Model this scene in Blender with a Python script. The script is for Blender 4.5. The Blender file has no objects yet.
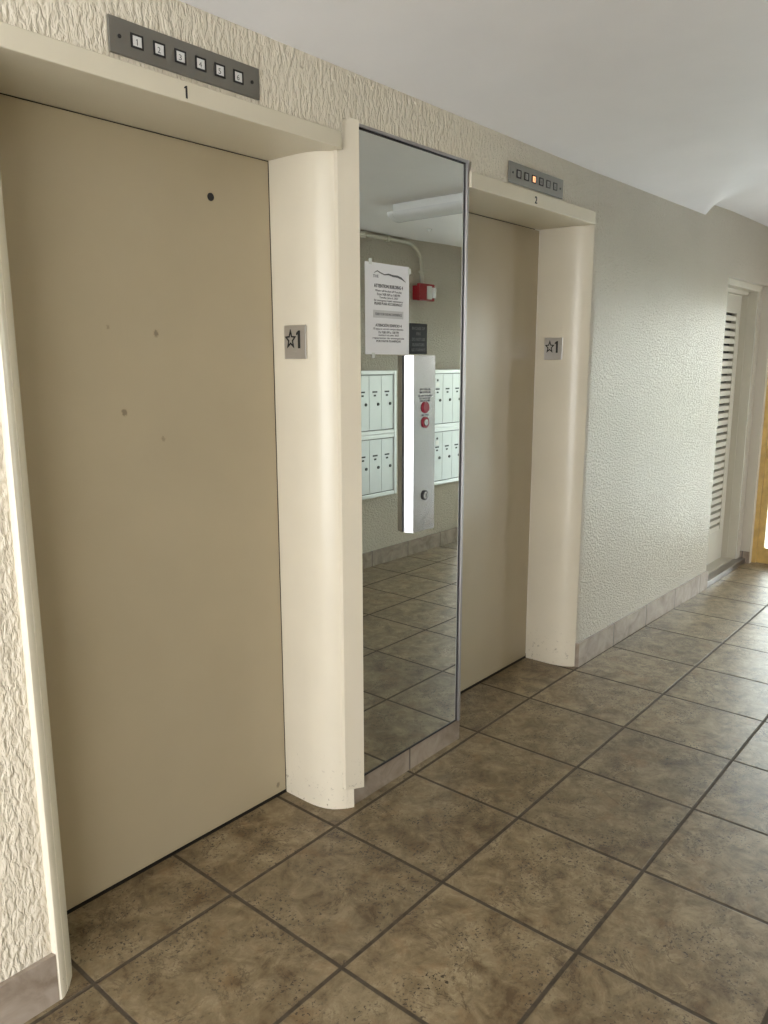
import bpy, bmesh, math, random
from mathutils import Vector, Matrix

# ---------------------------------------------------------------- camera, sky, daylight, exposure
T = 0.432                       # one floor tile (17 in) in metres; all plan figures below are in tiles
S = bpy.context.scene
COL = S.collection
F_PX, YAW, PITCH, ROLL = 777.354, 0.8682, -0.1892, -0.0027
CAM = Vector((-1.8694, -3.7633, 3.4826)) * T
f = Vector((math.sin(YAW) * math.cos(PITCH), math.cos(YAW) * math.cos(PITCH), math.sin(PITCH)))
r = Vector((math.cos(YAW), -math.sin(YAW), 0)); u = r.cross(f)
c_, s_ = math.cos(ROLL), math.sin(ROLL)
r2 = c_ * r + s_ * u; u2 = -s_ * r + c_ * u
cd = bpy.data.cameras.new('camera'); cam = bpy.data.objects.new('camera', cd); COL.objects.link(cam)
cd.sensor_fit = 'VERTICAL'; cd.sensor_height = 24.0; cd.sensor_width = 18.0
cd.lens = F_PX / 1024 * 24.0; cd.clip_start = 0.02
m = Matrix((r2, u2, -f)).transposed().to_4x4(); m.translation = CAM
cam.matrix_world = m
S.camera = cam
S.view_settings.view_transform = 'Standard'; S.view_settings.look = 'None'
S.view_settings.gamma = 1.0; S.view_settings.use_curve_mapping = False
S.view_settings.exposure = 0.0

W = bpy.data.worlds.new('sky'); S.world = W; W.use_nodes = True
wn = W.node_tree; wn.nodes.clear()
wo = wn.nodes.new('ShaderNodeOutputWorld'); wb = wn.nodes.new('ShaderNodeBackground')
wt = wn.nodes.new('ShaderNodeTexCoord'); ws = wn.nodes.new('ShaderNodeSeparateXYZ'); wr = wn.nodes.new('ShaderNodeValToRGB')
wn.links.new(wt.outputs['Generated'], ws.inputs[0]); wn.links.new(ws.outputs['Z'], wr.inputs[0])
wr.color_ramp.elements[0].position = 0.0; wr.color_ramp.elements[0].color = (1.0, 0.985, 0.965, 1)
wr.color_ramp.elements[1].position = 0.7; wr.color_ramp.elements[1].color = (0.84, 0.91, 1.0, 1)
wn.links.new(wr.outputs[0], wb.inputs[0])
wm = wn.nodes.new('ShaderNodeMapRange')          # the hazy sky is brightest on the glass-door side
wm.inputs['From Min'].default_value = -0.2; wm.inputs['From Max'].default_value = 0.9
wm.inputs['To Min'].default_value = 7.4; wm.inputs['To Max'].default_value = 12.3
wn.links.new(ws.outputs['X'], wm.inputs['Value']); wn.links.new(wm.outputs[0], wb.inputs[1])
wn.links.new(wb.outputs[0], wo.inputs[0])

LEFT_X, END_X, FRONT_Y, CEIL = -6.5, 12.42, -4.74, 5.57


SX0, SX1 = 10.85, 12.3           # unseen opening across from the louvre door, added to light the far end
FRONT_X = -3.3                  # the opposite wall starts here; left of it the lobby is open to the yard


def portal(name, centre, size, rot):
    l = bpy.data.lights.new(name, 'AREA'); l.shape = 'RECTANGLE'
    l.size, l.size_y = size[0] * T, size[1] * T; l.cycles.is_portal = True
    o = bpy.data.objects.new(name, l); COL.objects.link(o)
    o.location = Vector(centre) * T; o.rotation_euler = rot
    return o


H = math.pi / 2
portal('daylight_entrance', (LEFT_X - 0.2, -2.3, 2.7), (5.4, 4.8), (0, -H, 0))
portal('daylight_lobby', ((LEFT_X + FRONT_X) / 2, FRONT_Y - 0.4, 2.7), (FRONT_X - LEFT_X, 5.4), (H, 0, 0))
portal('daylight_glass_door', (END_X + 0.45, -2.25, 2.4), (4.8, 4.2), (0, H, 0))
portal('daylight_added_opening', ((SX0 + SX1) / 2, FRONT_Y - 0.4, 2.4), (SX1 - SX0, 4.8), (H, 0, 0))

# ---------------------------------------------------------------- helpers


class MB:
    """collects shapes (tile units, world axes) for one mesh"""
    def __init__(self): self.bm = bmesh.new()

    def box(self, x0, x1, y0, y1, z0, z1, bev=0.0):
        vs = [self.bm.verts.new((x, y, z)) for x in (x0, x1) for y in (y0, y1) for z in (z0, z1)]
        q = [(0, 1, 3, 2), (4, 6, 7, 5), (0, 4, 5, 1), (2, 3, 7, 6), (0, 2, 6, 4), (1, 5, 7, 3)]
        fs = [self.bm.faces.new([vs[i] for i in k]) for k in q]
        if bev:
            es = list({e for g in fs for e in g.edges})
            bmesh.ops.bevel(self.bm, geom=es, offset=bev, segments=2, affect='EDGES', profile=0.5)
        return self

    def prism(self, pts, axis, a, b, smooth=False):
        """polygon pts extruded along axis from a to b; pts are the other two coordinates in xyz order"""
        def mk(p, t):
            return {'x': (t, p[0], p[1]), 'y': (p[0], t, p[1]), 'z': (p[0], p[1], t)}[axis]
        A = [self.bm.verts.new(mk(p, a)) for p in pts]; B = [self.bm.verts.new(mk(p, b)) for p in pts]
        n = len(pts)
        self.bm.faces.new(A); self.bm.faces.new(B[::-1])
        for i in range(n):
            g = self.bm.faces.new((A[i], B[i], B[(i + 1) % n], A[(i + 1) % n])); g.smooth = smooth
        return self

    def disc(self, cx, cz, rad, y0, y1, n=28, rz=None):
        rz = rz or rad
        self.prism([(cx + rad * math.cos(2 * math.pi * i / n), cz + rz * math.sin(2 * math.pi * i / n)) for i in range(n)], 'y', y0, y1)
        return self

    def ring(self, cx, cz, ro, ri, y0, y1, n=28):
        P = lambda rr, y: [self.bm.verts.new((cx + rr * math.cos(2 * math.pi * i / n), y, cz + rr * math.sin(2 * math.pi * i / n))) for i in range(n)]
        a, b, c, d = P(ro, y0), P(ri, y0), P(ri, y1), P(ro, y1)
        for L, M in ((a, b), (b, c), (c, d), (d, a)):
            for i in range(n):
                j = (i + 1) % n; self.bm.faces.new((L[i], L[j], M[j], M[i]))
        return self

    def frame(self, x0, x1, z0, z1, w, y0, y1):
        """picture-frame ring standing in an xz plane"""
        P = lambda k, y: [self.bm.verts.new(v) for v in ((x0 + k, y, z0 + k), (x1 - k, y, z0 + k), (x1 - k, y, z1 - k), (x0 + k, y, z1 - k))]
        a, b, c, d = P(0, y0), P(w, y0), P(w, y1), P(0, y1)
        for L, M in ((a, b), (b, c), (c, d), (d, a)):
            for i in range(4):
                j = (i + 1) % 4; self.bm.faces.new((L[i], L[j], M[j], M[i]))
        return self

    def tube(self, path, rad, n=12):
        path = [Vector(p) for p in path]; rings = []
        up = Vector((0, 1, 0.02)).normalized()
        for i, p in enumerate(path):
            t = (path[min(i + 1, len(path) - 1)] - path[max(i - 1, 0)]).normalized()
            a = t.cross(up).normalized(); b = t.cross(a).normalized()
            rings.append([self.bm.verts.new(p + rad * (math.cos(2 * math.pi * k / n) * a + math.sin(2 * math.pi * k / n) * b)) for k in range(n)])
        for A, B in zip(rings, rings[1:]):
            for k in range(n):
                g = self.bm.faces.new((A[k], A[(k + 1) % n], B[(k + 1) % n], B[k])); g.smooth = True
        self.bm.faces.new(rings[0][::-1]); self.bm.faces.new(rings[-1])
        return self

    def text(self, body, cx, cz, y, height, width=None, depth=0.004, facing='-y', x=None, bold=0.0):
        """raised lettering centred on (cx, cz); facing -x uses y as the centre and x as the plane"""
        cu = bpy.data.curves.new('lettering', 'FONT'); cu.body = body; cu.align_x = 'CENTER'
        cu.size = 1.0; cu.extrude = 0.0; cu.offset = bold; cu.resolution_u = 3
        o = bpy.data.objects.new('lettering', cu); COL.objects.link(o)
        dg = bpy.context.evaluated_depsgraph_get(); dg.update()
        me = bpy.data.meshes.new_from_object(o.evaluated_get(dg))
        bpy.data.objects.remove(o); bpy.data.curves.remove(cu)
        co = [v.co.copy() for v in me.vertices]
        if not co: return self
        x0, x1 = min(v.x for v in co), max(v.x for v in co); y0, y1 = min(v.y for v in co), max(v.y for v in co)
        sz = height / (y1 - y0); sx = sz if width is None else width / (x1 - x0)
        polys = [list(p.vertices) for p in me.polygons]; bpy.data.meshes.remove(me)

        def mk(v, d):
            a = (v.x - (x0 + x1) / 2) * sx; b = cz + (v.y - (y0 + y1) / 2) * sz
            return (cx + a, y - d, b) if facing == '-y' else (x - d, y - a, b)
        top = [self.bm.verts.new(mk(v, depth)) for v in co]; bot = [self.bm.verts.new(mk(v, 0)) for v in co]
        cnt = {}
        for p in polys:
            for k in range(len(p)):
                e = (p[k], p[(k + 1) % len(p)]); cnt[e] = 1
        for p in polys:
            try: self.bm.faces.new([top[i] for i in p])
            except ValueError: pass
        for (a, b) in cnt:
            if (b, a) not in cnt:
                try: self.bm.faces.new((top[b], top[a], bot[a], bot[b]))
                except ValueError: pass
        return self

    def one(self, cx, cz, h, y, depth, facing='-y', x=None):
        """a condensed numeral 1: a stem with a slanted flag"""
        P = [(0.10, -0.5), (0.10, 0.5), (-0.02, 0.5), (-0.20, 0.36), (-0.20, 0.24), (-0.07, 0.30), (-0.07, -0.5)]
        if facing == '-y': self.prism([(cx + a * h, cz + b * h) for a, b in P], 'y', y - depth, y)
        else: self.prism([(y - a * h, cz + b * h) for a, b in P], 'x', x - depth, x)
        return self

    def build(self, name, mat, parent=None, origin=None, normals=True):
        """one mesh object; origin (tiles) becomes the object's location, children keep world place"""
        if normals: bmesh.ops.recalc_face_normals(self.bm, faces=self.bm.faces[:])
        me = bpy.data.meshes.new(name)
        if parent is not None: o0 = Vector(parent['_o'])
        elif origin is not None: o0 = Vector(origin)
        else:
            xs = [v.co for v in self.bm.verts]
            o0 = Vector(((min(v.x for v in xs) + max(v.x for v in xs)) / 2, (min(v.y for v in xs) + max(v.y for v in xs)) / 2, min(v.z for v in xs)))
        for v in self.bm.verts: v.co = (v.co - o0) * T
        self.bm.to_mesh(me); self.bm.free()
        me.materials.append(mat)
        o = bpy.data.objects.new(name, me); COL.objects.link(o)
        if parent is None:
            o.location = o0 * T; ORI[o.name] = o0
        else:
            o.parent = parent['obj']
        return Part(o, o0)


ORI = {}


class Part(dict):
    def __init__(self, o, o0): super().__init__(obj=o, _o=tuple(o0))


def empty(name, loc):
    o = bpy.data.objects.new(name, None); COL.objects.link(o); o.location = Vector(loc) * T
    o.empty_display_size = 0.05
    return Part(o, loc)


def tag(p, label, cat, group=None):
    o = p['obj'] if isinstance(p, dict) else p
    o['label'] = label; o['category'] = cat
    if group: o['group'] = group
    return p


def struct(p):
    p['obj']['kind'] = 'structure'; return p


def children(o): return [c for c in bpy.data.objects if c.parent == o]


def copy_tree(o, parent=None):
    c = o.copy(); COL.objects.link(c)
    if parent: c.parent = parent
    for ch in children(o): copy_tree(ch, c)
    return c


# ---------------------------------------------------------------- materials


def mat(name):
    M = bpy.data.materials.new(name); M.use_nodes = True
    return M, M.node_tree, M.node_tree.nodes['Principled BSDF']


def N(nt, kind, **kw):
    n = nt.nodes.new(kind)
    for k, v in kw.items():
        if k in n.inputs.keys() if isinstance(k, str) else False: n.inputs[k].default_value = v
        else: setattr(n, k, v)
    return n


def mathn(nt, op, a, b=None):
    n = nt.nodes.new('ShaderNodeMath'); n.operation = op
    for i, v in enumerate((a, b)):
        if v is None: continue
        if isinstance(v, (int, float)): n.inputs[i].default_value = v
        else: nt.links.new(v, n.inputs[i])
    return n.outputs[0]


def world_pos(nt, scale=(1, 1, 1)):
    g = nt.nodes.new('ShaderNodeNewGeometry'); mp = nt.nodes.new('ShaderNodeMapping'); mp.inputs['Scale'].default_value = scale
    nt.links.new(g.outputs['Position'], mp.inputs['Vector'])
    return mp.outputs[0]


def ramp(nt, fac, stops):
    rr = nt.nodes.new('ShaderNodeValToRGB'); nt.links.new(fac, rr.inputs[0])
    e = rr.color_ramp.elements
    while len(e) < len(stops): e.new(0.5)
    for el, (p, c) in zip(e, stops):
        el.position = p; el.color = (*c, 1) if len(c) == 3 else c
    return rr.outputs[0]


def mixc(nt, fac, a, b, mode='MIX'):
    n = nt.nodes.new('ShaderNodeMix'); n.data_type = 'RGBA'; n.blend_type = mode
    for sock, v in ((n.inputs[0], fac), (n.inputs[6], a), (n.inputs[7], b)):
        if isinstance(v, (int, float)): sock.default_value = v
        elif isinstance(v, tuple): sock.default_value = (*v, 1)
        else: nt.links.new(v, sock)
    return n.outputs[2]


def noise(nt, vec, scale, detail=3, rough=0.5, dist=0.0):
    n = nt.nodes.new('ShaderNodeTexNoise'); nt.links.new(vec, n.inputs['Vector'])
    n.inputs['Scale'].default_value = scale; n.inputs['Detail'].default_value = detail
    n.inputs['Roughness'].default_value = rough; n.inputs['Distortion'].default_value = dist
    return n.outputs[0]


def bump(nt, b, h, strength, dist):
    n = nt.nodes.new('ShaderNodeBump'); n.inputs['Strength'].default_value = strength; n.inputs['Distance'].default_value = dist
    nt.links.new(h, n.inputs['Height']); nt.links.new(n.outputs[0], b.inputs['Normal'])


def plain(name, col, rough=0.5, metal=0.0, var=0.05, vscale=9.0, bmp=0.0, spec=0.5):
    M, nt, b = mat(name)
    p = world_pos(nt)
    n = noise(nt, p, vscale, 3)
    lo = tuple(c * (1 - var) for c in col); hi = tuple(min(1, c * (1 + var)) for c in col)
    nt.links.new(ramp(nt, n, [(0.3, lo), (0.7, hi)]), b.inputs['Base Color'])
    b.inputs['Roughness'].default_value = rough; b.inputs['Metallic'].default_value = metal
    b.inputs['Specular IOR Level'].default_value = spec
    if bmp: bump(nt, b, noise(nt, p, vscale * 6, 4), bmp, 0.002)
    return M


def floor_mat():
    M, nt, b = mat('floor_tile')
    g = nt.nodes.new('ShaderNodeNewGeometry'); sp = nt.nodes.new('ShaderNodeSeparateXYZ'); nt.links.new(g.outputs['Position'], sp.inputs[0])
    wob = noise(nt, g.outputs['Position'], 2.2, 1)
    wob = mathn(nt, 'MULTIPLY', mathn(nt, 'SUBTRACT', wob, 0.5), 0.012)
    d = []; ids = []
    for ax in ('X', 'Y'):
        v = mathn(nt, 'ADD', mathn(nt, 'DIVIDE', sp.outputs[ax], T), wob)
        if ax == 'Y':     # the row along the elevators was laid a little crooked
            t = mathn(nt, 'DIVIDE', mathn(nt, 'SUBTRACT', mathn(nt, 'DIVIDE', sp.outputs['X'], T), 5.0), 2.6)
            near = nt.nodes.new('ShaderNodeMapRange'); near.inputs['From Min'].default_value = -1.0; near.inputs['From Max'].default_value = 0.0
            nt.links.new(mathn(nt, 'DIVIDE', sp.outputs['Y'], T), near.inputs['Value'])
            bow = mathn(nt, 'MULTIPLY', mathn(nt, 'POWER', 2.718, mathn(nt, 'MULTIPLY', mathn(nt, 'MULTIPLY', t, t), -1.0)), near.outputs[0])
            v = mathn(nt, 'SUBTRACT', v, mathn(nt, 'MULTIPLY', bow, 0.04))
        ids.append(mathn(nt, 'FLOOR', v))
        fr = mathn(nt, 'FRACT', v)
        d.append(mathn(nt, 'MINIMUM', fr, mathn(nt, 'SUBTRACT', 1.0, fr)))
    dist = mathn(nt, 'MINIMUM', d[0], d[1])
    gm = nt.nodes.new('ShaderNodeMapRange'); gm.inputs['From Min'].default_value = 0.010; gm.inputs['From Max'].default_value = 0.0165
    nt.links.new(dist, gm.inputs['Value']); tile = gm.outputs[0]
    cx = nt.nodes.new('ShaderNodeCombineXYZ'); nt.links.new(ids[0], cx.inputs[0]); nt.links.new(ids[1], cx.inputs[1])
    wnz = nt.nodes.new('ShaderNodeTexWhiteNoise'); nt.links.new(cx.outputs[0], wnz.inputs['Vector'])
    off = nt.nodes.new('ShaderNodeVectorMath'); off.operation = 'MULTIPLY_ADD'
    nt.links.new(wnz.outputs['Color'], off.inputs[0]); off.inputs[1].default_value = (7, 7, 7); nt.links.new(g.outputs['Position'], off.inputs[2])
    pv = off.outputs[0]
    n1 = noise(nt, pv, 7.5, 7, 0.66, 0.9); n2 = noise(nt, pv, 15, 8, 0.74, 0.5); n3 = noise(nt, pv, 120, 2, 0.6)
    base = ramp(nt, n1, [(0.34, (0.118, 0.080, 0.043)), (0.46, (0.185, 0.134, 0.076)), (0.50, (0.240, 0.185, 0.114)), (0.64, (0.335, 0.268, 0.176))])
    base = mixc(nt, 0.5, base, ramp(nt, n2, [(0.38, (0.085, 0.056, 0.031)), (0.46, (0.190, 0.142, 0.086)), (0.52, (0.240, 0.188, 0.120)), (0.62, (0.38, 0.312, 0.215))]))
    # wavy dark veins, rusty patches and clusters of dark pits
    vn = mathn(nt, 'ABSOLUTE', mathn(nt, 'SUBTRACT', noise(nt, pv, 5.0, 7, 0.7, 0.7), 0.5))
    some = ramp(nt, noise(nt, pv, 6.5, 2), [(0.45, (0, 0, 0)), (0.58, (1, 1, 1))])
    base = mixc(nt, mathn(nt, 'MULTIPLY', ramp(nt, vn, [(0.0, (0.75,) * 3), (0.016, (0, 0, 0))]), some), base, (0.075, 0.046, 0.026))
    base = mixc(nt, ramp(nt, noise(nt, pv, 9, 5, 0.7), [(0.54, (0, 0, 0)), (0.70, (0.45,) * 3)]), base, (0.235, 0.135, 0.062))
    pit = mathn(nt, 'MULTIPLY', ramp(nt, n3, [(0.585, (0, 0, 0)), (0.63, (1, 1, 1))]), ramp(nt, noise(nt, pv, 8, 3), [(0.44, (0, 0, 0)), (0.58, (1, 1, 1))]))
    base = mixc(nt, mathn(nt, 'MULTIPLY', pit, 0.85), base, (0.05, 0.035, 0.024))
    hue = nt.nodes.new('ShaderNodeMapRange'); nt.links.new(wnz.outputs['Value'], hue.inputs['Value']); hue.inputs['To Min'].default_value = 0.80; hue.inputs['To Max'].default_value = 1.0
    sc = nt.nodes.new('ShaderNodeVectorMath'); sc.operation = 'SCALE'; nt.links.new(base, sc.inputs[0]); nt.links.new(hue.outputs[0], sc.inputs['Scale'])
    grout = ramp(nt, noise(nt, g.outputs['Position'], 40, 3), [(0.3, (0.052, 0.038, 0.023)), (0.7, (0.082, 0.062, 0.040))])
    col = mixc(nt, tile, grout, mixc(nt, 1.0, sc.outputs[0], (1.0, 0.97, 0.88), 'MULTIPLY'))
    nt.links.new(col, b.inputs['Base Color'])
    nt.links.new(ramp(nt, tile, [(0, (0.8,) * 3), (1, (0.40,) * 3)]), b.inputs['Roughness'])
    b.inputs['Specular IOR Level'].default_value = 0.36
    h = mathn(nt, 'ADD', mathn(nt, 'MULTIPLY', tile, 1.0), mathn(nt, 'MULTIPLY', n2, 0.35))
    bump(nt, b, mathn(nt, 'SUBTRACT', h, mathn(nt, 'MULTIPLY', pit, 0.3)), 0.35, 0.004)
    return M


def stucco(name, col, strength=0.9, rough=0.36):
    M, nt, b = mat(name)
    p = world_pos(nt, (1, 1, 0.42)); q = world_pos(nt)
    n1 = noise(nt, p, 88, 2, 0.5, 0.35); n2 = noise(nt, p, 170, 2, 0.5, 0.2)
    ridge = ramp(nt, n1, [(0.34, (0, 0, 0)), (0.66, (1, 1, 1))])
    h1 = mathn(nt, 'ADD', ridge, mathn(nt, 'MULTIPLY', n2, 0.25))
    stip = ramp(nt, noise(nt, q, 95, 3, 0.65), [(0.38, (0, 0, 0)), (0.62, (1, 1, 1))])
    h2 = mathn(nt, 'ADD', mathn(nt, 'MULTIPLY', stip, 2.6), mathn(nt, 'MULTIPLY', noise(nt, q, 40, 2), 0.7))
    # rolled ridges by the first elevator, a fine sprayed stipple past the second
    sx = nt.nodes.new('ShaderNodeSeparateXYZ'); nt.links.new(q, sx.inputs[0])
    fx = nt.nodes.new('ShaderNodeMapRange'); fx.inputs['From Min'].default_value = 3.6 * T; fx.inputs['From Max'].default_value = 6.2 * T
    nt.links.new(sx.outputs['X'], fx.inputs['Value'])
    hm = nt.nodes.new('ShaderNodeMix'); nt.links.new(fx.outputs[0], hm.inputs[0]); nt.links.new(h1, hm.inputs[2]); nt.links.new(h2, hm.inputs[3])
    bump(nt, b, hm.outputs[0], strength, 0.0045)
    n = noise(nt, world_pos(nt), 1.6, 3)
    nt.links.new(ramp(nt, n, [(0.3, tuple(c * 0.95 for c in col)), (0.7, tuple(c * 1.03 for c in col))]), b.inputs['Base Color'])
    b.inputs['Roughness'].default_value = rough
    return M


def paint(name, col, rough=0.33, marks=None, scuff=False):
    """brushed satin paint; marks = dents and worn dots at fixed places (x, z) in tiles"""
    M, nt, b = mat(name)
    g = nt.nodes.new('ShaderNodeNewGeometry'); P = g.outputs['Position']
    n = noise(nt, P, 3.5, 4)
    c = ramp(nt, n, [(0.3, tuple(k * 0.965 for k in col)), (0.7, tuple(min(1, k * 1.03) for k in col))])
    if marks:
        for (mx, mz, rad, d) in marks:
            vd = nt.nodes.new('ShaderNodeVectorMath'); vd.operation = 'MULTIPLY'; nt.links.new(P, vd.inputs[0]); vd.inputs[1].default_value = (1, 0, 0.8)
            dd = nt.nodes.new('ShaderNodeVectorMath'); dd.operation = 'DISTANCE'; nt.links.new(vd.outputs[0], dd.inputs[0]); dd.inputs[1].default_value = (mx * T, 0, mz * T * 0.8)
            wob = mathn(nt, 'ADD', dd.outputs['Value'], mathn(nt, 'MULTIPLY', mathn(nt, 'SUBTRACT', noise(nt, P, 180, 2), 0.5), 0.01))
            c = mixc(nt, ramp(nt, mathn(nt, 'DIVIDE', wob, rad), [(0.55, (d,) * 3), (1.0, (0, 0, 0))]), c, (0.10, 0.075, 0.045))
    if scuff:
        # chipped, grubby patches in the lowest hand's breadth
        sp = nt.nodes.new('ShaderNodeSeparateXYZ'); nt.links.new(P, sp.inputs[0])
        low = nt.nodes.new('ShaderNodeMapRange'); nt.links.new(sp.outputs['Z'], low.inputs['Value'])
        low.inputs['From Min'].default_value = 0.22; low.inputs['From Max'].default_value = 0.02
        chip = ramp(nt, noise(nt, P, 55, 5, 0.7), [(0.60, (0, 0, 0)), (0.66, (1, 1, 1))])
        c = mixc(nt, mathn(nt, 'MULTIPLY', mathn(nt, 'MULTIPLY', chip, low.outputs[0]), 0.7), c, (0.20, 0.16, 0.11))
    nt.links.new(c, b.inputs['Base Color'])
    b.inputs['Roughness'].default_value = rough
    bump(nt, b, noise(nt, world_pos(nt, (1, 1, 0.25)), 60, 3), 0.06, 0.003)
    return M


def brushed(name, col, rough=0.3, axis='z'):
    M, nt, b = mat(name)
    sc = {'z': (900, 900, 6), 'x': (6, 900, 900)}[axis]
    n = noise(nt, world_pos(nt, sc), 1.0, 2)
    nt.links.new(ramp(nt, n, [(0.2, tuple(k * 0.99 for k in col)), (0.8, tuple(min(1, k * 1.01) for k in col))]), b.inputs['Base Color'])
    b.inputs['Metallic'].default_value = 1.0
    nt.links.new(ramp(nt, n, [(0.2, (rough * 0.99,) * 3), (0.8, (rough * 1.01,) * 3)]), b.inputs['Roughness'])
    return M


def base_tile_mat(name, axis):
    """skirting tiles: floor tile cut in strips, a joint every tile"""
    M, nt, b = mat(name)
    g = nt.nodes.new('ShaderNodeNewGeometry'); sp = nt.nodes.new('ShaderNodeSeparateXYZ'); nt.links.new(g.outputs['Position'], sp.inputs[0])
    fr = mathn(nt, 'FRACT', mathn(nt, 'ADD', mathn(nt, 'DIVIDE', sp.outputs[axis], T), -0.03))
    d = mathn(nt, 'MINIMUM', fr, mathn(nt, 'SUBTRACT', 1.0, fr))
    gm = nt.nodes.new('ShaderNodeMapRange'); gm.inputs['From Min'].default_value = 0.006; gm.inputs['From Max'].default_value = 0.013; nt.links.new(d, gm.inputs['Value'])
    n = noise(nt, g.outputs['Position'], 9, 5, 0.6, 0.8)
    c = ramp(nt, n, [(0.32, (0.19, 0.145, 0.105)), (0.5, (0.29, 0.235, 0.185)), (0.68, (0.37, 0.31, 0.25))])
    nt.links.new(mixc(nt, gm.outputs[0], (0.10, 0.08, 0.065), c), b.inputs['Base Color'])
    b.inputs['Roughness'].default_value = 0.33
    bump(nt, b, mathn(nt, 'ADD', gm.outputs[0], mathn(nt, 'MULTIPLY', n, 0.3)), 0.25, 0.003)
    return M


def glass_mat(name, tint=(0.93, 0.97, 0.95)):
    M, nt, b = mat(name); nt.nodes.remove(b)
    out = [n for n in nt.nodes if n.type == 'OUTPUT_MATERIAL'][0]
    t = nt.nodes.new('ShaderNodeBsdfTransparent'); t.inputs[0].default_value = (*tint, 1)
    gl = nt.nodes.new('ShaderNodeBsdfGlossy'); gl.inputs['Roughness'].default_value = 0.02
    fr = nt.nodes.new('ShaderNodeFresnel'); fr.inputs[0].default_value = 1.45
    mx = nt.nodes.new('ShaderNodeMixShader'); nt.links.new(fr.outputs[0], mx.inputs[0]); nt.links.new(t.outputs[0], mx.inputs[1]); nt.links.new(gl.outputs[0], mx.inputs[2])
    nt.links.new(mx.outputs[0], out.inputs[0])
    return M


def emit_mat(name, col, strength):
    M, nt, b = mat(name)
    b.inputs['Base Color'].default_value = (*col, 1); b.inputs['Emission Color'].default_value = (*col, 1); b.inputs['Emission Strength'].default_value = strength
    return M


m_floor = floor_mat()
m_wall = stucco('cream_stucco', (0.68, 0.612, 0.49))
m_ceil = plain('ceiling_plaster', (0.86, 0.84, 0.845), 0.55, var=0.02, vscale=4, bmp=0.10)
m_trim = paint('cream_steel_paint', (0.71, 0.645, 0.515), 0.27, scuff=True)
m_trim_shaded = paint('cream_steel_paint_shaded', (0.64, 0.58, 0.45), 0.36)  # jamb paint again, darkened because less light reaches the lintels
m_door1 = paint('shaded_cream_door_paint', (0.43, 0.362, 0.243), 0.30, marks=[(1.096, 3.674, 0.0085, 0.6), (0.834, 3.182, 0.0095, 0.6), (1.108, 2.995, 0.007, 0.35), (0.76, 3.704, 0.005, 0.35), (2.01, 0.10, 0.009, 0.6)])  # cream paint of the surrounds, darkened for the shade on the doors
m_door2 = paint('shaded_cream_second_door_paint', (0.43, 0.362, 0.243), 0.30)  # same cream with the shade put into its colour
m_dark = plain('gap_shade', (0.018, 0.014, 0.010), 0.7)  # near-black that stands in for deep shade behind doors and slats
m_louver = paint('louver_door_paint', (0.54, 0.505, 0.415), 0.38)
m_pier = paint('grey_cream_pier_paint', (0.52, 0.475, 0.39), 0.4)
m_base = base_tile_mat('skirting_tile', 'X')
m_basey = base_tile_mat('skirting_tile_end', 'Y')
m_alu = brushed('aluminium_frame', (0.42, 0.40, 0.40), 0.45)
m_dull_black = plain('dull_black', (0.015, 0.015, 0.016), 0.45)
m_plate = brushed('indicator_steel', (0.27, 0.26, 0.24), 0.42, 'x')
m_steel = brushed('stainless_steel', (0.44, 0.435, 0.43), 0.25)
m_black = plain('black_ink', (0.012, 0.012, 0.013), 0.5)
m_white = plain('white_window', (0.72, 0.71, 0.69), 0.4)
m_lit = emit_mat('lit_amber_window', (1.0, 0.50, 0.24), 1.3)
m_paper = plain('white_paper', (0.70, 0.70, 0.71), 0.6, var=0.02)
m_greyprint = plain('grey_print', (0.50, 0.50, 0.50), 0.6)
m_ink = plain('printed_ink', (0.10, 0.10, 0.105), 0.6)
m_tape = plain('clear_tape', (0.62, 0.64, 0.60), 0.2)
m_sign = plain('black_sign_plastic', (0.012, 0.013, 0.014), 0.5, spec=0.15)
m_signtext = plain('grey_sign_letters', (0.11, 0.11, 0.11), 0.5)
m_red = plain('red_lens', (0.24, 0.006, 0.022), 0.3)
m_alarm = plain('red_alarm_plastic', (0.30, 0.008, 0.014), 0.4)
m_mail = plain('silver_mailbox', (0.545, 0.565, 0.57), 0.38, metal=0.35, var=0.02)
m_mailedge = plain('silver_mailbox_rim', (0.65, 0.67, 0.67), 0.35, metal=0.3, var=0.02)
m_fixture = plain('white_fixture_enamel', (0.86, 0.87, 0.87), 0.35, var=0.01)
m_diffuser = plain('milky_diffuser', (0.80, 0.82, 0.84), 0.25, var=0.01)
m_conduit = paint('conduit_paint', (0.60, 0.57, 0.46), 0.4)
m_strobe = plain('clear_strobe_lens', (0.85, 0.86, 0.84), 0.1)
m_wood = plain('varnished_yellow_wood', (0.56, 0.37, 0.12), 0.3, var=0.18, vscale=14)
m_glass = glass_mat('door_glass')
m_sill = plain('pale_sill', (0.42, 0.38, 0.31), 0.5)
m_sillmetal = brushed('threshold_metal', (0.35, 0.33, 0.32), 0.3, 'x')
m_ground = plain('outdoor_paving', (0.72, 0.72, 0.70), 0.8)
m_hedge = plain('pale_hedge', (0.30, 0.40, 0.22), 0.8, var=0.4, vscale=20)

M_, nt_, b_ = mat('mirror_silver')
nt_.links.new(ramp(nt_, noise(nt_, world_pos(nt_), 1.2, 2), [(0.3, (0.70, 0.72, 0.685)), (0.7, (0.715, 0.735, 0.70))]), b_.inputs['Base Color'])
b_.inputs['Metallic'].default_value = 1.0; b_.inputs['Roughness'].default_value = 0.0
m_mirror = M_

# ---------------------------------------------------------------- the setting
YD = 0.664                                  # elevator door plane
LZ0, LZ1, LY = 4.895, 5.005, 0.048          # lintel
O1, O2 = (0.03, 2.10), (3.92, 5.99)         # the two door openings
WR = 10.35                                  # where the wall stops at the louvre door recess


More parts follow.
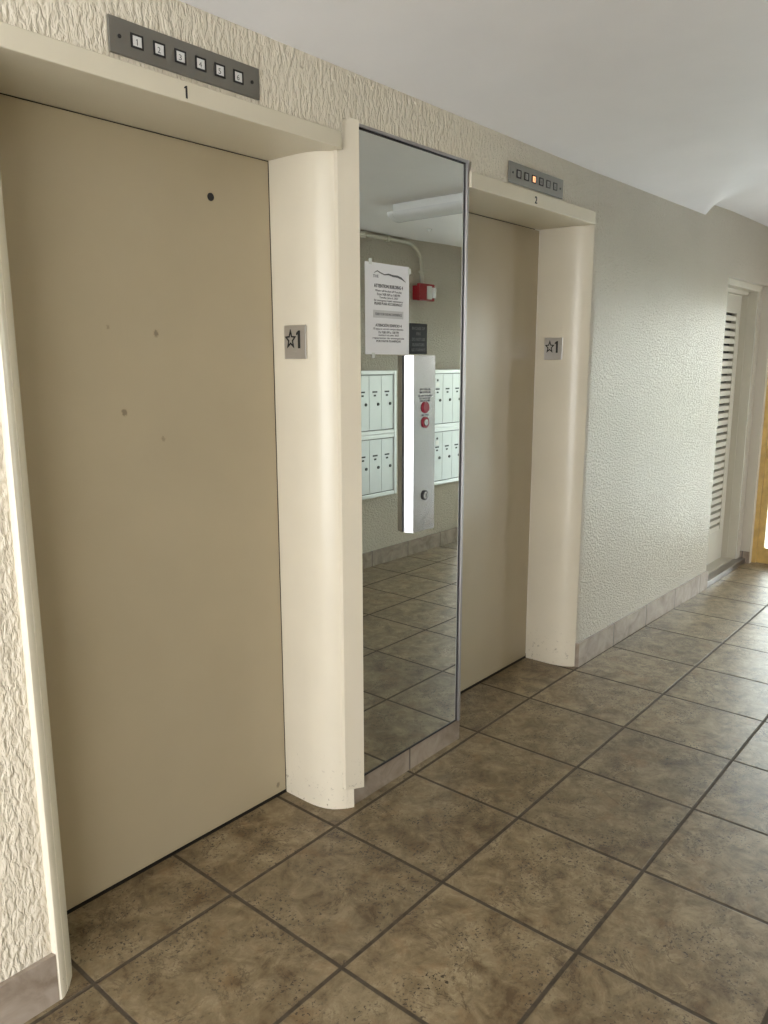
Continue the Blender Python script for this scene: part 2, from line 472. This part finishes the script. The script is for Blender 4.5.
def yw(x): return 0.065 - max(0.0, x - 6.1) * 0.017      # wall face right of the second elevator


struct(MB().box(LEFT_X - 0.3, END_X + 0.6, FRONT_Y - 0.1, 1.0, -0.3, 0.0).build('floor', m_floor))
# plaster ceiling: sags smoothly towards the elevator wall and ends in a soft step before the louvre door
cb = MB(); XS = [LEFT_X - 0.3] + [LEFT_X + 0.2 + i * 0.55 for i in range(22)]
x = XS[-1]
while x < 10.2: x += 0.06; XS.append(x)
XS += [10.8, 11.6, END_X + 0.6]
YS = [FRONT_Y - 0.4, -4.0, -3.2, -2.6, -2.2, -1.9, -1.65] + [-1.5 + 0.06 * i for i in range(28)] + [0.3, 1.3]


def smooth(t): t = max(0.0, min(1.0, t)); return t * t * (3 - 2 * t)


def ceil_z(x, y):
    if x > 9.9 or y < -2.6: return CEIL + 0.03 * smooth((x - 9) / 1.5)
    d = max(0.0, 0.07 - y)
    edge = 9.34 - 1.95 * d - 0.3 * d * d
    cut = 1 - smooth((x - edge) / (0.10 + 1.3 * d))
    return CEIL + 0.03 * smooth((x - 9) / 1.5) - (0.165 * math.exp(-(d / 0.75) ** 1.3)) * cut - 0.03 * smooth((x - 9) / 1.5) * cut


gv = [[cb.bm.verts.new((x, y, ceil_z(x, y))) for y in YS] for x in XS]
for i in range(len(XS) - 1):
    for j in range(len(YS) - 1):
        q = cb.bm.faces.new((gv[i][j], gv[i][j + 1], gv[i + 1][j + 1], gv[i + 1][j])); q.smooth = True
cb.box(XS[0], XS[-1], YS[0], YS[-1], CEIL + 0.12, CEIL + 0.35)
struct(cb.build('ceiling', m_ceil, normals=False))

w = MB()
w.box(LEFT_X, -0.12, 0.07, 1.2, 0, CEIL + 0.1)                 # left of the first elevator
w.box(-0.12, 2.24, 0.07, YD + 0.02, 4.9, CEIL + 0.1)           # above it
w.box(2.24, 3.78, 0.105, 1.2, 0, 5.10)                   # pier behind the mirror
w.box(2.24, 3.78, 0.07, 1.2, 5.10, CEIL + 0.1)
w.box(3.78, 6.12, 0.07, YD + 0.02, 4.9, CEIL + 0.1)            # above the second elevator
w.prism([(6.106, 0.079), (6.15, 0.068), (6.4, yw(6.4)), (8, yw(8)), (WR, yw(WR)), (WR, 1.2), (6.106, 1.2)], 'z', 0, CEIL + 0.1)
w.prism([(WR, yw(WR)), (END_X + 0.5, yw(END_X)), (END_X + 0.5, 0.5), (WR, 0.5)], 'z', 4.71, CEIL + 0.1)   # over the louvre door
w.box(12.24, END_X + 0.5, 0.07, 1.2, 0, 4.72)                # beside the louvre door
struct(w.build('wall_back', m_wall))
sh = MB().box(-0.1, 2.24, YD + 0.10, YD + 0.14, 0, CEIL + 0.1).box(3.78, 6.06, YD + 0.10, YD + 0.14, 0, CEIL + 0.1)
sh.box(-0.1, 2.24, YD - 0.004, YD + 0.1, 0.0, 0.004).box(3.78, 6.06, YD - 0.004, YD + 0.1, 0.0, 0.004)  # near-black panels stand in for the shade in the gaps around the doors
struct(sh.build('wall_shaft', m_dark))
struct(MB().box(FRONT_X, SX0, FRONT_Y - 0.3, FRONT_Y, 0, CEIL + 0.1).box(SX1, END_X + 0.5, FRONT_Y - 0.3, FRONT_Y, 0, CEIL + 0.1).box(SX0, SX1, FRONT_Y - 0.3, FRONT_Y, 4.8, CEIL + 0.1).box(LEFT_X - 0.3, FRONT_X, FRONT_Y - 0.3, FRONT_Y, 5.3, CEIL + 0.1).build('wall_front', m_wall))
# end wall: a deep header over the glass door and a painted pier at each side
e = MB().box(END_X, END_X + 0.5, FRONT_Y, 0.3, 4.75, CEIL + 0.1)
struct(e.build('wall_right', m_wall))
# entrance side: header and piers around the open way in
e = MB().box(LEFT_X - 0.3, LEFT_X, FRONT_Y - 0.3, 1.2, 5.3, CEIL + 0.1)
struct(e.build('wall_left', m_wall))

# baseboards


def baseboard(name, pts, h, m, back=0.06):
    b = MB()
    for (x0, y0), (x1, y1) in zip(pts, pts[1:]):
        b.prism([(x0, y0), (x1, y1), (x1, y1 + back), (x0, y0 + back)], 'z', 0, h)
    return struct(b.build(name, m))


baseboard('baseboard_left', [(LEFT_X, 0.04), (-0.185, 0.04)], 0.292, m_base)
baseboard('baseboard_right', [(6.105, 0.035), (8.0, yw(8) - 0.022), (WR + 0.02, yw(WR) - 0.03)], 0.285, m_base)
baseboard('baseboard_center', [(2.27, 0.100), (3.785, 0.100)], 0.205, m_base, 0.3)
baseboard('baseboard_front', [(FRONT_X, FRONT_Y - 0.03), (SX0, FRONT_Y - 0.03)], 0.27, m_base, 0.06)

# elevator surrounds: rounded steel jambs and a lintel, one frame for each elevator
CURVE = [(0.0, YD), (0.0, 0.42), (0.003, 0.36), (0.012, 0.30), (0.030, 0.24), (0.058, 0.188), (0.095, 0.146), (0.14, 0.108), (0.19, 0.078)]


def surround(name, o, left_w, right_w, right_ext=0.0, k=1.0, left=None):
    b = MB()
    L = left or [(o[0] - x, y) for x, y in CURVE if x <= left_w + 1e-6] + [(o[0] - left_w, 0.2), (o[0] - left_w, YD)]
    R = [(o[1] + x * k, y) for x, y in CURVE if x * k <= right_w + 1e-6]
    if right_ext: R += [(o[1] + right_w + right_ext, 0.078)]
    R += [(R[-1][0], 0.2), (R[-1][0], YD)]
    for P in (L, R):
        b.prism(P, 'z', 0, LZ0 + 0.02, smooth=True)
    return b


b = surround('trim_2', O1, 0.19, 0.19, left=[(0.03, YD), (0.03, 0.42), (0.012, 0.31), (-0.015, 0.225), (-0.05, 0.155), (-0.10, 0.092), (-0.145, 0.050), (-0.160, 0.040), (-0.174, 0.037), (-0.184, 0.045), (-0.19, 0.064), (-0.19, 0.2), (-0.19, YD)]); s1 = struct(b.build('trim_2', m_trim))
MB().box(O1[0] - 0.10, O1[1] + 0.103, LY, YD + 0.01, LZ0, LZ1, 0.006).build('lintel', m_trim_shaded, s1)
b = surround('trim_3', O2, 0.145, 0.13, 0.0, 0.64); s2 = struct(b.build('trim_3', m_trim))
MB().box(O2[0] - 0.17, O2[1] + 0.06, LY, YD + 0.01, LZ0, LZ1 + 0.015, 0.006).build('lintel', m_trim_shaded, s2)
for s in (s1, s2):
    me = s['obj'].data
    for p in me.polygons: p.use_smooth = abs(p.normal.z) < 0.5
    me.set_sharp_from_angle(angle=math.radians(30))

# elevator doors
d1 = struct(MB().box(O1[0] - 0.03, O1[1] - 0.006, YD, YD + 0.08, 0.024, LZ0 - 0.006, 0.004).build('door_1', m_door1))
k = MB().disc(1.576, 4.575, 0.026, YD - 0.004, YD + 0.001).build('key_hole', m_black, d1)
struct(MB().box(O2[0] - 0.03, O2[1] - 0.006, YD, YD + 0.08, 0.024, LZ0 - 0.006, 0.004).build('door_2', m_door2))

# louvre door in its recess
RX = 12.17
DX0 = 10.62; DY = 0.32
fr = MB()
fr.box(DX0, DX0 + 0.22, DY, DY + 0.08, 0.10, 4.56).box(RX - 0.20, RX, DY, DY + 0.08, 0.10, 4.56)
fr.box(DX0 + 0.22, RX - 0.20, DY, DY + 0.08, 0.10, 0.64).box(DX0 + 0.22, RX - 0.20, DY, DY + 0.08, 4.27, 4.56)
d3 = struct(fr.build('door_3', m_louver))
MB().box(DX0 + 0.1, RX - 0.1, DY + 0.082, DY + 0.1, 0.12, 4.5).build('shade_backing', m_dark, d3)  # near-black sheet painted in for the shadow between the slats
lv = MB(); nl = 30; z0, z1 = 0.64, 4.27
for i in range(nl):
    z = z0 + (i + 0.4) * (z1 - z0) / nl; h = (z1 - z0) / nl
    lv.prism([(DY + 0.006, z - h * 0.40), (DY + 0.018, z - h * 0.46), (DY + 0.075, z + h * 0.10), (DY + 0.070, z + h * 0.34), (DY + 0.006, z + h * 0.20)], 'x', DX0 + 0.2, RX - 0.19)
lv.build('louver_slats', m_louver, d3)
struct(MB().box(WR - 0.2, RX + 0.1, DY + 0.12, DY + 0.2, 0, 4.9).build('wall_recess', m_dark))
jb = MB().box(RX, RX + 0.06, 0.22, 0.5, 0.10, 4.66).box(RX + 0.012, RX + 0.09, 0.08, 0.22, 0.10, 4.66)
jb.box(WR, RX + 0.06, 0.22, 0.5, 4.56, 4.66).box(WR, RX + 0.09, 0.06, 0.22, 4.62, 4.71)
struct(jb.build('trim_4', m_louver))
struct(MB().box(WR + 0.0, RX + 0.2, 0.12, 0.5, 0, 0.10).build('trim_5', m_sill))
th = MB().box(WR + 0.03, RX + 0.2, -0.03, 0.12, 0.0, 0.095, 0.01)
struct(th.build('trim_6', m_sillmetal))
# pier beside the glass door
struct(MB().box(END_X, END_X + 0.3, -0.09, 0.16, 0, 4.75).build('trim_7', m_pier))
struct(MB().box(END_X - 0.03, END_X + 0.01, -0.09, 0.10, 0.0, 0.21).build('baseboard_end', m_basey))
struct(MB().box(END_X, END_X + 0.3, FRONT_Y, FRONT_Y + 0.35, 0, 4.75).build('trim_8', m_pier))

# glazed wooden double door at the end of the hall
GY0, GY1, GX = FRONT_Y + 0.35, -0.09, END_X + 0.14
gf = MB().box(GX - 0.02, GX + 0.14, GY1 - 0.07, GY1, 0, 4.75).box(GX - 0.02, GX + 0.14, GY0, GY0 + 0.07, 0, 4.75).box(GX - 0.02, GX + 0.14, GY0 + 0.07, GY1 - 0.07, 4.62, 4.75)
d4 = struct(gf.build('door_4', m_wood))
mid = (GY0 + GY1) / 2
for (a, b2) in ((GY0 + 0.074, mid - 0.004), (mid + 0.004, GY1 - 0.074)):
    lf = MB().box(GX, GX + 0.10, a, a + 0.11, 0.006, 4.61).box(GX, GX + 0.10, b2 - 0.11, b2, 0.006, 4.61)
    lf.box(GX, GX + 0.10, a + 0.11, b2 - 0.11, 0.006, 0.28).box(GX, GX + 0.10, a + 0.11, b2 - 0.11, 4.40, 4.61)
    L4 = lf.build('door_leaf', m_wood, d4)
    MB().box(GX + 0.045, GX + 0.055, a + 0.10, b2 - 0.10, 0.27, 4.41).build('pane', m_glass, L4)

# outdoors, seen through the door and lit by the sky
struct(MB().box(-60, LEFT_X - 0.3, -40, 40, -0.35, -0.02).box(LEFT_X - 0.3, 60, -40, FRONT_Y - 0.4, -0.36, -0.03).build('ground_entrance', m_ground))
struct(MB().box(END_X + 0.6, 60, FRONT_Y - 0.4, 40, -0.35, -0.02).build('ground_yard', m_ground))
hb = MB(); random.seed(4)
for i in range(70):
    y = -20 + i * 0.6; x = 36 + random.uniform(-0.5, 0.5); h = random.uniform(2.4, 3.4)
    g0 = len(hb.bm.verts)
    bmesh.ops.create_icosphere(hb.bm, subdivisions=2, radius=1.0, matrix=Matrix.Translation((x, y, h / 2)) @ Matrix.Diagonal((0.8, 0.8, h / 2, 1)))
    hb.bm.verts.ensure_lookup_table()
    for v in hb.bm.verts[g0:]: v.co += Vector((random.uniform(-.12, .12), random.uniform(-.12, .12), random.uniform(-.12, .12)))
hg = hb.build('hedge', m_hedge); hg['obj']['kind'] = 'stuff'
tag(hg, 'clipped green hedge in the yard beyond the glass door', 'hedge')

# ---------------------------------------------------------------- mirror and what is fixed to it
MX0, MX1, MZ0, MZ1, MY = 2.385, 3.748, 0.208, 5.104, 0.090
mr = empty('wall_mirror', ((MX0 + MX1) / 2, 0.1, MZ0))
tag(mr, 'tall narrow mirror in a thin grey metal frame between the two elevators', 'mirror')
MB().box(MX0 + 0.02, MX1 - 0.02, MY, MY + 0.012, MZ0 + 0.005, MZ1 - 0.02).build('mirror_glass', m_mirror, mr)
fm = MB().box(MX1 - 0.030, MX1, MY - 0.022, 0.105, MZ0, MZ1, 0.004).box(MX0, MX0 + 0.022, MY - 0.010, 0.105, MZ0, MZ1, 0.003)
fm.box(MX0 + 0.022, MX1 - 0.030, MY - 0.018, 0.105, MZ1 - 0.022, MZ1, 0.003)
fm.build('frame', m_alu, mr)
gk = MB().box(MX1 - 0.044, MX1 - 0.030, MY - 0.004, MY + 0.001, MZ0, MZ1 - 0.022).box(MX0 + 0.022, MX1 - 0.044, MY - 0.004, MY + 0.001, MZ1 - 0.036, MZ1 - 0.022)
gk.box(MX0 + 0.022, MX1 - 0.044, MY - 0.004, MY + 0.001, MZ0, MZ0 + 0.016)
gk.build('frame_reflection', m_dull_black, mr)  # black strips stand in for the dark reflection of the frame edge
# cream side strip between the jamb and the mirror
st = [(2.215, 0.172), (2.374, 0.15), (2.374, 5.105), (2.180, 5.135), (2.178, 5.05), (2.195, 5.012), (2.213, 5.008), (2.213, 4.88)]
sb = MB().prism(st, 'y', 0.0, 0.05)
for v in sb.bm.verts: v.co.y += 0.045 + (2.374 - v.co.x) * 0.33
struct(sb.build('trim_9', m_trim))

# notice sheet
PX0, PX1, PZ0, PZ1, PY = 2.474, 2.985, 3.547, 4.202, 0.089
no = empty('notice_sheet', ((PX0 + PX1) / 2, PY, PZ0))
tag(no, 'white printed notice taped to the mirror above the call station', 'notice')
MB().box(PX0, PX1, PY, MY - 0.0005, PZ0, PZ1).build('paper', m_paper, no)
pc = (PX0 + PX1) / 2; ph = PZ1 - PZ0
for (x, z) in ((PX0 + 0.06, PZ1 + 0.004), (PX1 + 0.004, PZ1 - 0.03), (PX0 + 0.09, PZ0 - 0.008)):
    MB().box(x - 0.016, x + 0.016, PY - 0.002, MY - 0.0006, z - 0.02, z + 0.02).build('tape', m_tape, no)
lines = [  # (text, centre as a share of the sheet's height from the top, cap height, width share, bold)
    ('ATTENTION BUILDING 4', 0.245, 0.026, 0.66, 0.03), ('Water will be shut off Thursday', 0.300, 0.019, 0.60, 0),
    ('From 9:00 AM to 1:00 PM', 0.335, 0.019, 0.52, 0), ('Tuesday, June 6, 2023', 0.372, 0.019, 0.42, 0),
    ('for emergency repair maintenance', 0.405, 0.019, 0.66, 0), ('PLEASE PLAN ACCORDINGLY', 0.438, 0.019, 0.64, 0.02),
    ('ATENCIÓN EDIFICIO 4', 0.672, 0.026, 0.60, 0.03), ('El agua se cerrara temporalmente', 0.718, 0.019, 0.68, 0),
    ('De 9:00 AM a 1:00 PM', 0.752, 0.019, 0.46, 0), ('martes 6 de junio 2023', 0.787, 0.019, 0.46, 0),
    ('reparacion de emergencia', 0.820, 0.019, 0.72, 0.01), ('POR FAVOR PLANIFIQUE', 0.853, 0.019, 0.56, 0.02)]
for (t, v, h, wd, bd) in lines:
    MB().text(t, pc + 0.012, PZ1 - v * ph, PY, h, wd * (PX1 - PX0), 0.0012, bold=bd).build('text_line', m_ink, no)
hd = MB()    # letterhead: a thin wavy stroke tapering to a blade at its right end
cl = [(-0.165, 0.020), (-0.13, 0.036), (-0.10, 0.026), (-0.05, 0.014), (0.0, 0.020), (0.05, 0.012), (0.10, 0.012), (0.15, 0.002), (0.20, -0.022)]
th_ = [0.002, 0.004, 0.004, 0.004, 0.006, 0.007, 0.008, 0.008, 0.002]
hd.prism([(pc + 0.012 + x, PZ1 - 0.092 + z + t) for (x, z), t in zip(cl, th_)] + [(pc + 0.012 + x, PZ1 - 0.092 + z - t) for (x, z), t in list(zip(cl, th_))[::-1]], 'y', PY - 0.0012, PY)
hd.build('letterhead_stroke', m_ink, no)
MB().text('THE', pc - 0.135, PZ1 - 0.094, PY, 0.020, 0.062, 0.0012).build('letterhead_text', m_ink, no)
bx = MB().box(pc - 0.165, pc + 0.185, PY - 0.0008, PY, PZ1 - 0.595 * ph, PZ1 - 0.510 * ph)
bx.build('grey_box', m_greyprint, no)
MB().text('SORRY FOR THE INCONVENIENCE', pc + 0.012, PZ1 - 0.553 * ph, PY - 0.0008, 0.019, 0.31, 0.0008).build('box_text', m_ink, no)

# dark elevator fire sign
sg = empty('warning_sign', (3.105, PY, 3.552))
tag(sg, 'small black fire warning sign on the mirror right of the notice', 'sign')
MB().box(2.993, 3.216, PY - 0.002, MY - 0.0005, 3.552, 3.787).build('sign_board', m_sign, sg)
tx = MB()
for t, z, wd in (('IN CASE OF', 3.750, 0.165), ('FIRE', 3.709, 0.055), ('DO NOT USE', 3.666, 0.165), ('ELEVATORS', 3.625, 0.15), ('USE STAIRWAYS', 3.585, 0.175)):
    MB().text(t, 3.105, z, PY - 0.002, 0.022, wd, 0.001).build('lettering', m_signtext, sg)

# call station
CX0, CX1, CZ0, CZ1, CY = 2.918, 3.222, 2.138, 3.541, 0.010
cs = empty('call_station', ((CX0 + CX1) / 2, MY, CZ0))
tag(cs, 'tall stainless steel elevator call station with three round buttons on the mirror', 'call panel')
MB().prism([(CX0 + 0.030, CY), (CX1 + 0.006, CY), (CX1 + 0.034, MY - 0.012), (CX0, MY - 0.012)], 'z', CZ0, CZ1).build('housing', m_steel, cs)
MB().box(CX0 + 0.004, CX1 + 0.028, MY - 0.012, MY - 0.0005, CZ0 + 0.004, CZ1 - 0.004).build('back_gap_shade', m_dull_black, cs)  # black slab drawn for the shade in the gap behind the housing
bc = 3.096
tx = MB()
for t, z, h, wd in (('IN CASE OF', 3.278, 0.016, 0.13), ('FIRE ELEVATORS', 3.256, 0.016, 0.14), ('ARE OUT OF SERVICE', 3.228, 0.014, 0.18), ('DO NOT USE', 3.208, 0.014, 0.14), ('EXIT BY STAIRS', 3.189, 0.014, 0.13), ('FIRE KEY', 3.076, 0.014, 0.10)):
    MB().text(t, bc, z, CY, h, wd, 0.0015).build('engraved_line', m_ink, cs)
p = MB().disc(bc, 3.136, 0.040, CY - 0.014, CY).build('signal_light', m_red, cs); p['obj']['label'] = 'round red signal light'
MB().ring(bc, 3.136, 0.046, 0.038, CY - 0.007, CY).build('bezel', m_red, p)
p = MB().ring(bc, 3.018, 0.044, 0.024, CY - 0.010, CY).build('key_switch', m_red, cs); p['obj']['label'] = 'red ringed key switch with steel core'
kc = MB().disc(bc, 3.018, 0.025, CY - 0.016, CY).build('lock_core', m_steel, p)
p = MB().ring(bc, 2.430, 0.040, 0.028, CY - 0.008, CY).build('call_button', m_black, cs); p['obj']['label'] = 'black ringed round steel call button'
MB().disc(bc, 2.430, 0.029, CY - 0.013, CY).build('button_cap', m_steel, p)
MB().box(bc + 0.004, bc + 0.010, CY - 0.0145, CY - 0.0125, 2.415, 2.445).build('button_mark', m_black, p)

# ---------------------------------------------------------------- floor indicators above the elevators
IX0, IX1, IZ0, IZ1, IY = 0.512, 1.498, 5.031, 5.203, 0.052
ind = empty('floor_indicator', ((IX0 + IX1) / 2, 0.07, IZ0))
MB().box(IX0, IX1, IY, 0.069, IZ0, IZ1, 0.003).build('face_plate', m_plate, ind)
for i in range(6):
    xc = 0.6705 + i * 0.1331; zc = 5.117
    fwin = MB().frame(xc - 0.036, xc + 0.036, zc - 0.034, zc + 0.034, 0.009, IY - 0.005, IY + 0.002).build('number_window', m_black, ind)
    MB().box(xc - 0.028, xc + 0.028, IY - 0.002, IY + 0.001, zc - 0.026, zc + 0.026).build('window_pane', m_white, fwin)
    nm = MB().one(xc, zc - 0.003, 0.029, IY - 0.002, 0.001) if i == 0 else MB().text(str(i + 1), xc - 0.002, zc - 0.003, IY - 0.002, 0.029, 0.018, 0.001)
    nm.build('numeral', m_ink, fwin)
for x in (0.569, 1.439):
    MB().disc(x, 5.115, 0.010, IY - 0.004, IY, 16).build('screw', m_dull_black, ind)
ind2 = copy_tree(ind['obj'])
ind2.location = Vector((((4.335 + 5.330) / 2), 0.07, 5.038)) * T
tag(ind, 'steel floor indicator with six white number windows above elevator 1', 'floor indicator', 'floor indicators above the elevators')
tag(ind2, 'steel floor indicator with its third window lit amber above elevator 2', 'floor indicator', 'floor indicators above the elevators')
# its third window is lit, the others are dim
panes = sorted([c for w_ in children(ind2) if w_.name.startswith('number_window') for c in children(w_) if c.name.startswith('window_pane')], key=lambda c: min(v.co.x for v in c.data.vertices))
m_dim = plain('unlit_window', (0.26, 0.25, 0.24), 0.3)
for i, c in enumerate(panes):
    c.data = c.data.copy(); c.data.materials[0] = m_lit if i == 2 else m_dim
    if i == 2: c['label'] = 'amber lit window'

for t, x, lab in (('1', 0.962, 'black stick-on number 1 on the lintel of the first elevator'), ('2', 4.806, 'black stick-on number 2 on the lintel of the second elevator')):
    o = (MB().one(x, 4.946, 0.064, LY, 0.003) if t == '1' else MB().text(t, x, 4.952, LY, 0.064, 0.04, 0.003, bold=0.02)).build('elevator_number', m_black)
    tag(o, lab, 'number', 'elevator numbers on the lintels')

# ---------------------------------------------------------------- star and floor number plates on the jambs


def star_plate(x0, yc, lab):
    zc, hh, hw = 3.633, 0.118, 0.110
    r0 = empty('floor_plate', (x0, yc, zc - hh))
    tag(r0, lab, 'floor sign', 'star floor plates on the door jambs')
    MB().box(x0 - 0.012, x0, yc - hw, yc + hw, zc - hh, zc + hh, 0.003).build('plate', m_plate_light, r0)
    s = MB(); n = 10; xf = x0 - 0.012
    def pt(k, ro, ri):
        a = math.pi / 2 + k * math.pi / 5; rr = ro if k % 2 == 0 else ri
        return (yc + 0.042 - rr * math.cos(a) * 0.92, zc + 0.018 + rr * math.sin(a) * 1.12)
    for k in range(n):
        a0, a1 = pt(k, 0.066, 0.029), pt(k + 1, 0.066, 0.029); b0, b1 = pt(k, 0.040, 0.0175), pt(k + 1, 0.040, 0.0175)
        s.prism([a0, a1, b1, b0], 'x', xf - 0.004, xf)
    s.build('star', m_black, r0)
    MB().one(0, zc + 0.018, 0.125, yc - 0.044, 0.004, '-x', xf).build('numeral', m_black, r0)
    d = MB()
    for (a, b) in ((0, 0), (0, 1), (1, 1)):
        cy, cz = yc + 0.012 - a * 0.02, zc - 0.085 + b * 0.018
        bmesh.ops.create_icosphere(d.bm, subdivisions=2, radius=0.005, matrix=Matrix.Translation((xf, cy, cz)))
    d.build('braille_dots', m_plate_light, r0)


m_plate_light = brushed('plate_steel', (0.62, 0.60, 0.58), 0.4)
star_plate(O1[1], 0.425, 'square steel plate with star and 1 on the first elevator jamb')
star_plate(O2[1] + 0.0, 0.445, 'square steel plate with star and 1 on the second elevator jamb')

# ---------------------------------------------------------------- opposite wall: mailboxes, alarm, conduit


def mailbox(x0, x1, z0, z1, ncol):
    yb, yf = FRONT_Y, FRONT_Y + 0.14
    r0 = empty('mailbox_bank', ((x0 + x1) / 2, yb, z0))
    fb = MB().box(x0, x1, yb, yf - 0.03, z0, z1)
    fb.box(x0, x0 + 0.07, yf - 0.03, yf + 0.012, z0, z1, 0.012).box(x1 - 0.07, x1, yf - 0.03, yf + 0.012, z0, z1, 0.012)
    fb.box(x0 + 0.07, x1 - 0.07, yf - 0.03, yf + 0.012, z0, z0 + 0.07, 0.012).box(x0 + 0.07, x1 - 0.07, yf - 0.03, yf + 0.012, z1 - 0.07, z1, 0.012)
    fb.build('frame', m_mailedge, r0)
    MB().frame(x0 + 0.068, x1 - 0.068, z0 + 0.068, z1 - 0.068, 0.012, yf - 0.03, yf - 0.012).build('shadow_gap', m_dull_black, r0)
    p = (x1 - x0 - 0.16) / ncol; zt = z0 + 0.08; H = z1 - z0 - 0.16
    for c in range(ncol):
        a = x0 + 0.08 + c * p
        d = MB().box(a + 0.0005, a + p - 0.0005, yf - 0.03, yf - 0.006, zt, zt + H, 0.006).build('door', m_mail, r0)
        xc = a + p * 0.47; zc = zt + H * 0.70
        MB().box(xc - 0.06, xc + 0.06, yf - 0.008, yf - 0.003, zc - 0.013, zc + 0.013).build('name_slot', m_black, d)
        MB().box(xc - 0.028, xc + 0.028, yf - 0.008, yf - 0.003, zc - 0.075, zc - 0.045).build('number_tag', m_black, d)
        lk = MB().disc(xc + 0.08, zc - 0.205, 0.026, yf - 0.008, yf + 0.006, 20).build('lock', m_dull_black, d)
    return r0


mb0 = mailbox(6.845, 8.555, 2.30, 3.365, 5)
tag(mb0, 'upper row of silver mailboxes in the mirror, left of the call station', 'mailboxes', 'wall mailboxes seen in the mirror')
g = 'wall mailboxes seen in the mirror'
for (xo, zo, lab) in ((0, -1.065, 'lower row of silver mailboxes in the mirror, left of the call station'),
                      (2.685, 0, 'upper row of silver mailboxes in the mirror, right of the call station'),
                      (2.685, -1.065, 'lower row of silver mailboxes in the mirror, right of the call station')):
    c = copy_tree(mb0['obj']); c.location = mb0['obj'].location + Vector((xo, 0, zo)) * T
    tag(c, lab, 'mailboxes', g)
    if xo:      # the outgoing-mail column also has a keyhole and a white tag above its slot
        doors = sorted([d for d in children(c) if d.name.startswith('door')], key=lambda d: min(v.co.x for v in d.data.vertices))
        o0 = Vector((9.53 + (8.555 - 6.845) / 2, FRONT_Y, 2.30 + zo)); yf = FRONT_Y + 0.14
        P_ = Part(doors[0], o0)
        xc = 9.53 + 0.08 + 0.31 * 0.47; zc = 2.30 + zo + 0.08 + 0.905 * 0.70
        MB().disc(xc, zc + 0.16, 0.022, yf - 0.008, yf + 0.0, 16).build('carrier_lock', m_dull_black, P_)
        MB().box(xc - 0.05, xc + 0.05, yf - 0.008, yf - 0.004, zc + 0.04, zc + 0.12).build('white_tag', m_white, P_)

# fire alarm horn strobe
AX0, AX1, AZ0, AZ1 = 9.135, 9.57, 4.55, 4.84
AYB, AYF = FRONT_Y, FRONT_Y + 0.19
al = empty('fire_alarm', ((AX0 + AX1) / 2, AYB, AZ0))
tag(al, 'red fire alarm with white strobe on the far wall, seen in the mirror', 'alarm')
MB().box(AX0 + 0.03, AX1 - 0.03, AYB, AYB + 0.12, AZ0 + 0.015, AZ1 - 0.03, 0.012).build('back_box', m_alarm, al)
MB().box(AX0, AX1, AYB + 0.12, AYF, AZ0, AZ1, 0.015).build('housing', m_alarm, al)
MB().box(AX0 + 0.20, AX0 + 0.31, AYF - 0.005, AYF + 0.035, AZ0 + 0.03, AZ1 - 0.04, 0.006).build('strobe_panel', m_white, al)
MB().box(AX0 + 0.31, AX0 + 0.39, AYF - 0.005, AYF + 0.07, AZ0 + 0.05, AZ1 - 0.06, 0.02).build('strobe_lens', m_strobe, al)
# conduit
cdx = 9.375
path = [(3.0, FRONT_Y + 0.05, 5.50), (8.8, FRONT_Y + 0.05, 5.50)]
for k in range(1, 9):
    a = k / 8 * math.pi / 2
    path.append((8.95 + 0.42 * math.sin(a), FRONT_Y + 0.05, 5.08 + 0.42 * math.cos(a)))
path += [(cdx, FRONT_Y + 0.05, 4.95), (cdx, FRONT_Y + 0.05, AZ1 - 0.035)]
cn = empty('conduit', (cdx, FRONT_Y, AZ1))
tag(cn, 'cream painted conduit bending down to the red alarm, seen in the mirror', 'conduit')
MB().tube(path, 0.032).build('pipe', m_conduit, cn)
for x in (7.0, 7.86, 8.42):
    MB().box(x - 0.025, x + 0.025, FRONT_Y + 0.003, FRONT_Y + 0.09, 5.45, 5.55, 0.008).build('clip', m_conduit, cn)
MB().box(cdx - 0.045, cdx + 0.045, FRONT_Y + 0.003, FRONT_Y + 0.09, 5.03, 5.07, 0.008).build('coupling', m_conduit, cn)

# ceiling strip light with wrap-around lens, switched off
LX, LYA, LYB = 6.76, -3.06, -1.62
lt = empty('ceiling_light', (LX, (LYA + LYB) / 2, CEIL))
tag(lt, 'white strip ceiling light with rounded diffuser, seen in the mirror', 'ceiling light')
MB().box(LX - 0.16, LX + 0.16, LYA, LYB, 5.475, CEIL, 0.006).build('housing', m_fixture, lt)
n = 18
sec = [(LX + 0.20 * math.cos(math.pi + math.pi * i / n), 5.470 + 0.105 * math.sin(math.pi + math.pi * i / n)) for i in range(n + 1)]
dm = MB().prism(sec, 'y', LYA + 0.0, LYB).build('diffuser', m_diffuser, lt)
sec2 = [(LX + 0.205 * math.cos(math.pi + math.pi * i / n), 5.472 + 0.110 * math.sin(math.pi + math.pi * i / n)) for i in range(n + 1)]
MB().prism(sec2, 'y', LYA - 0.06, LYA + 0.02).build('end_cap', m_diffuser, lt)
MB().prism(sec2, 'y', LYB - 0.02, LYB + 0.06).build('end_cap', m_diffuser, lt)
for o in children(lt['obj']):
    for p in o.data.polygons: p.use_smooth = True
    o.data.set_sharp_from_angle(angle=math.radians(30))
# small ceiling fitting
cf = MB()
cf.prism([(8.5 + 0.04 * math.cos(k * math.pi / 8), -3.88 + 0.04 * math.sin(k * math.pi / 8)) for k in range(16)], 'z', CEIL - 0.02, CEIL)
cf.prism([(8.5 + 0.018 * math.cos(k * math.pi / 8), -3.88 + 0.018 * math.sin(k * math.pi / 8)) for k in range(16)], 'z', CEIL - 0.035, CEIL - 0.02)
tag(cf.build('ceiling_fitting', m_fixture), 'small round white fitting on the ceiling, seen in the mirror', 'ceiling fitting')
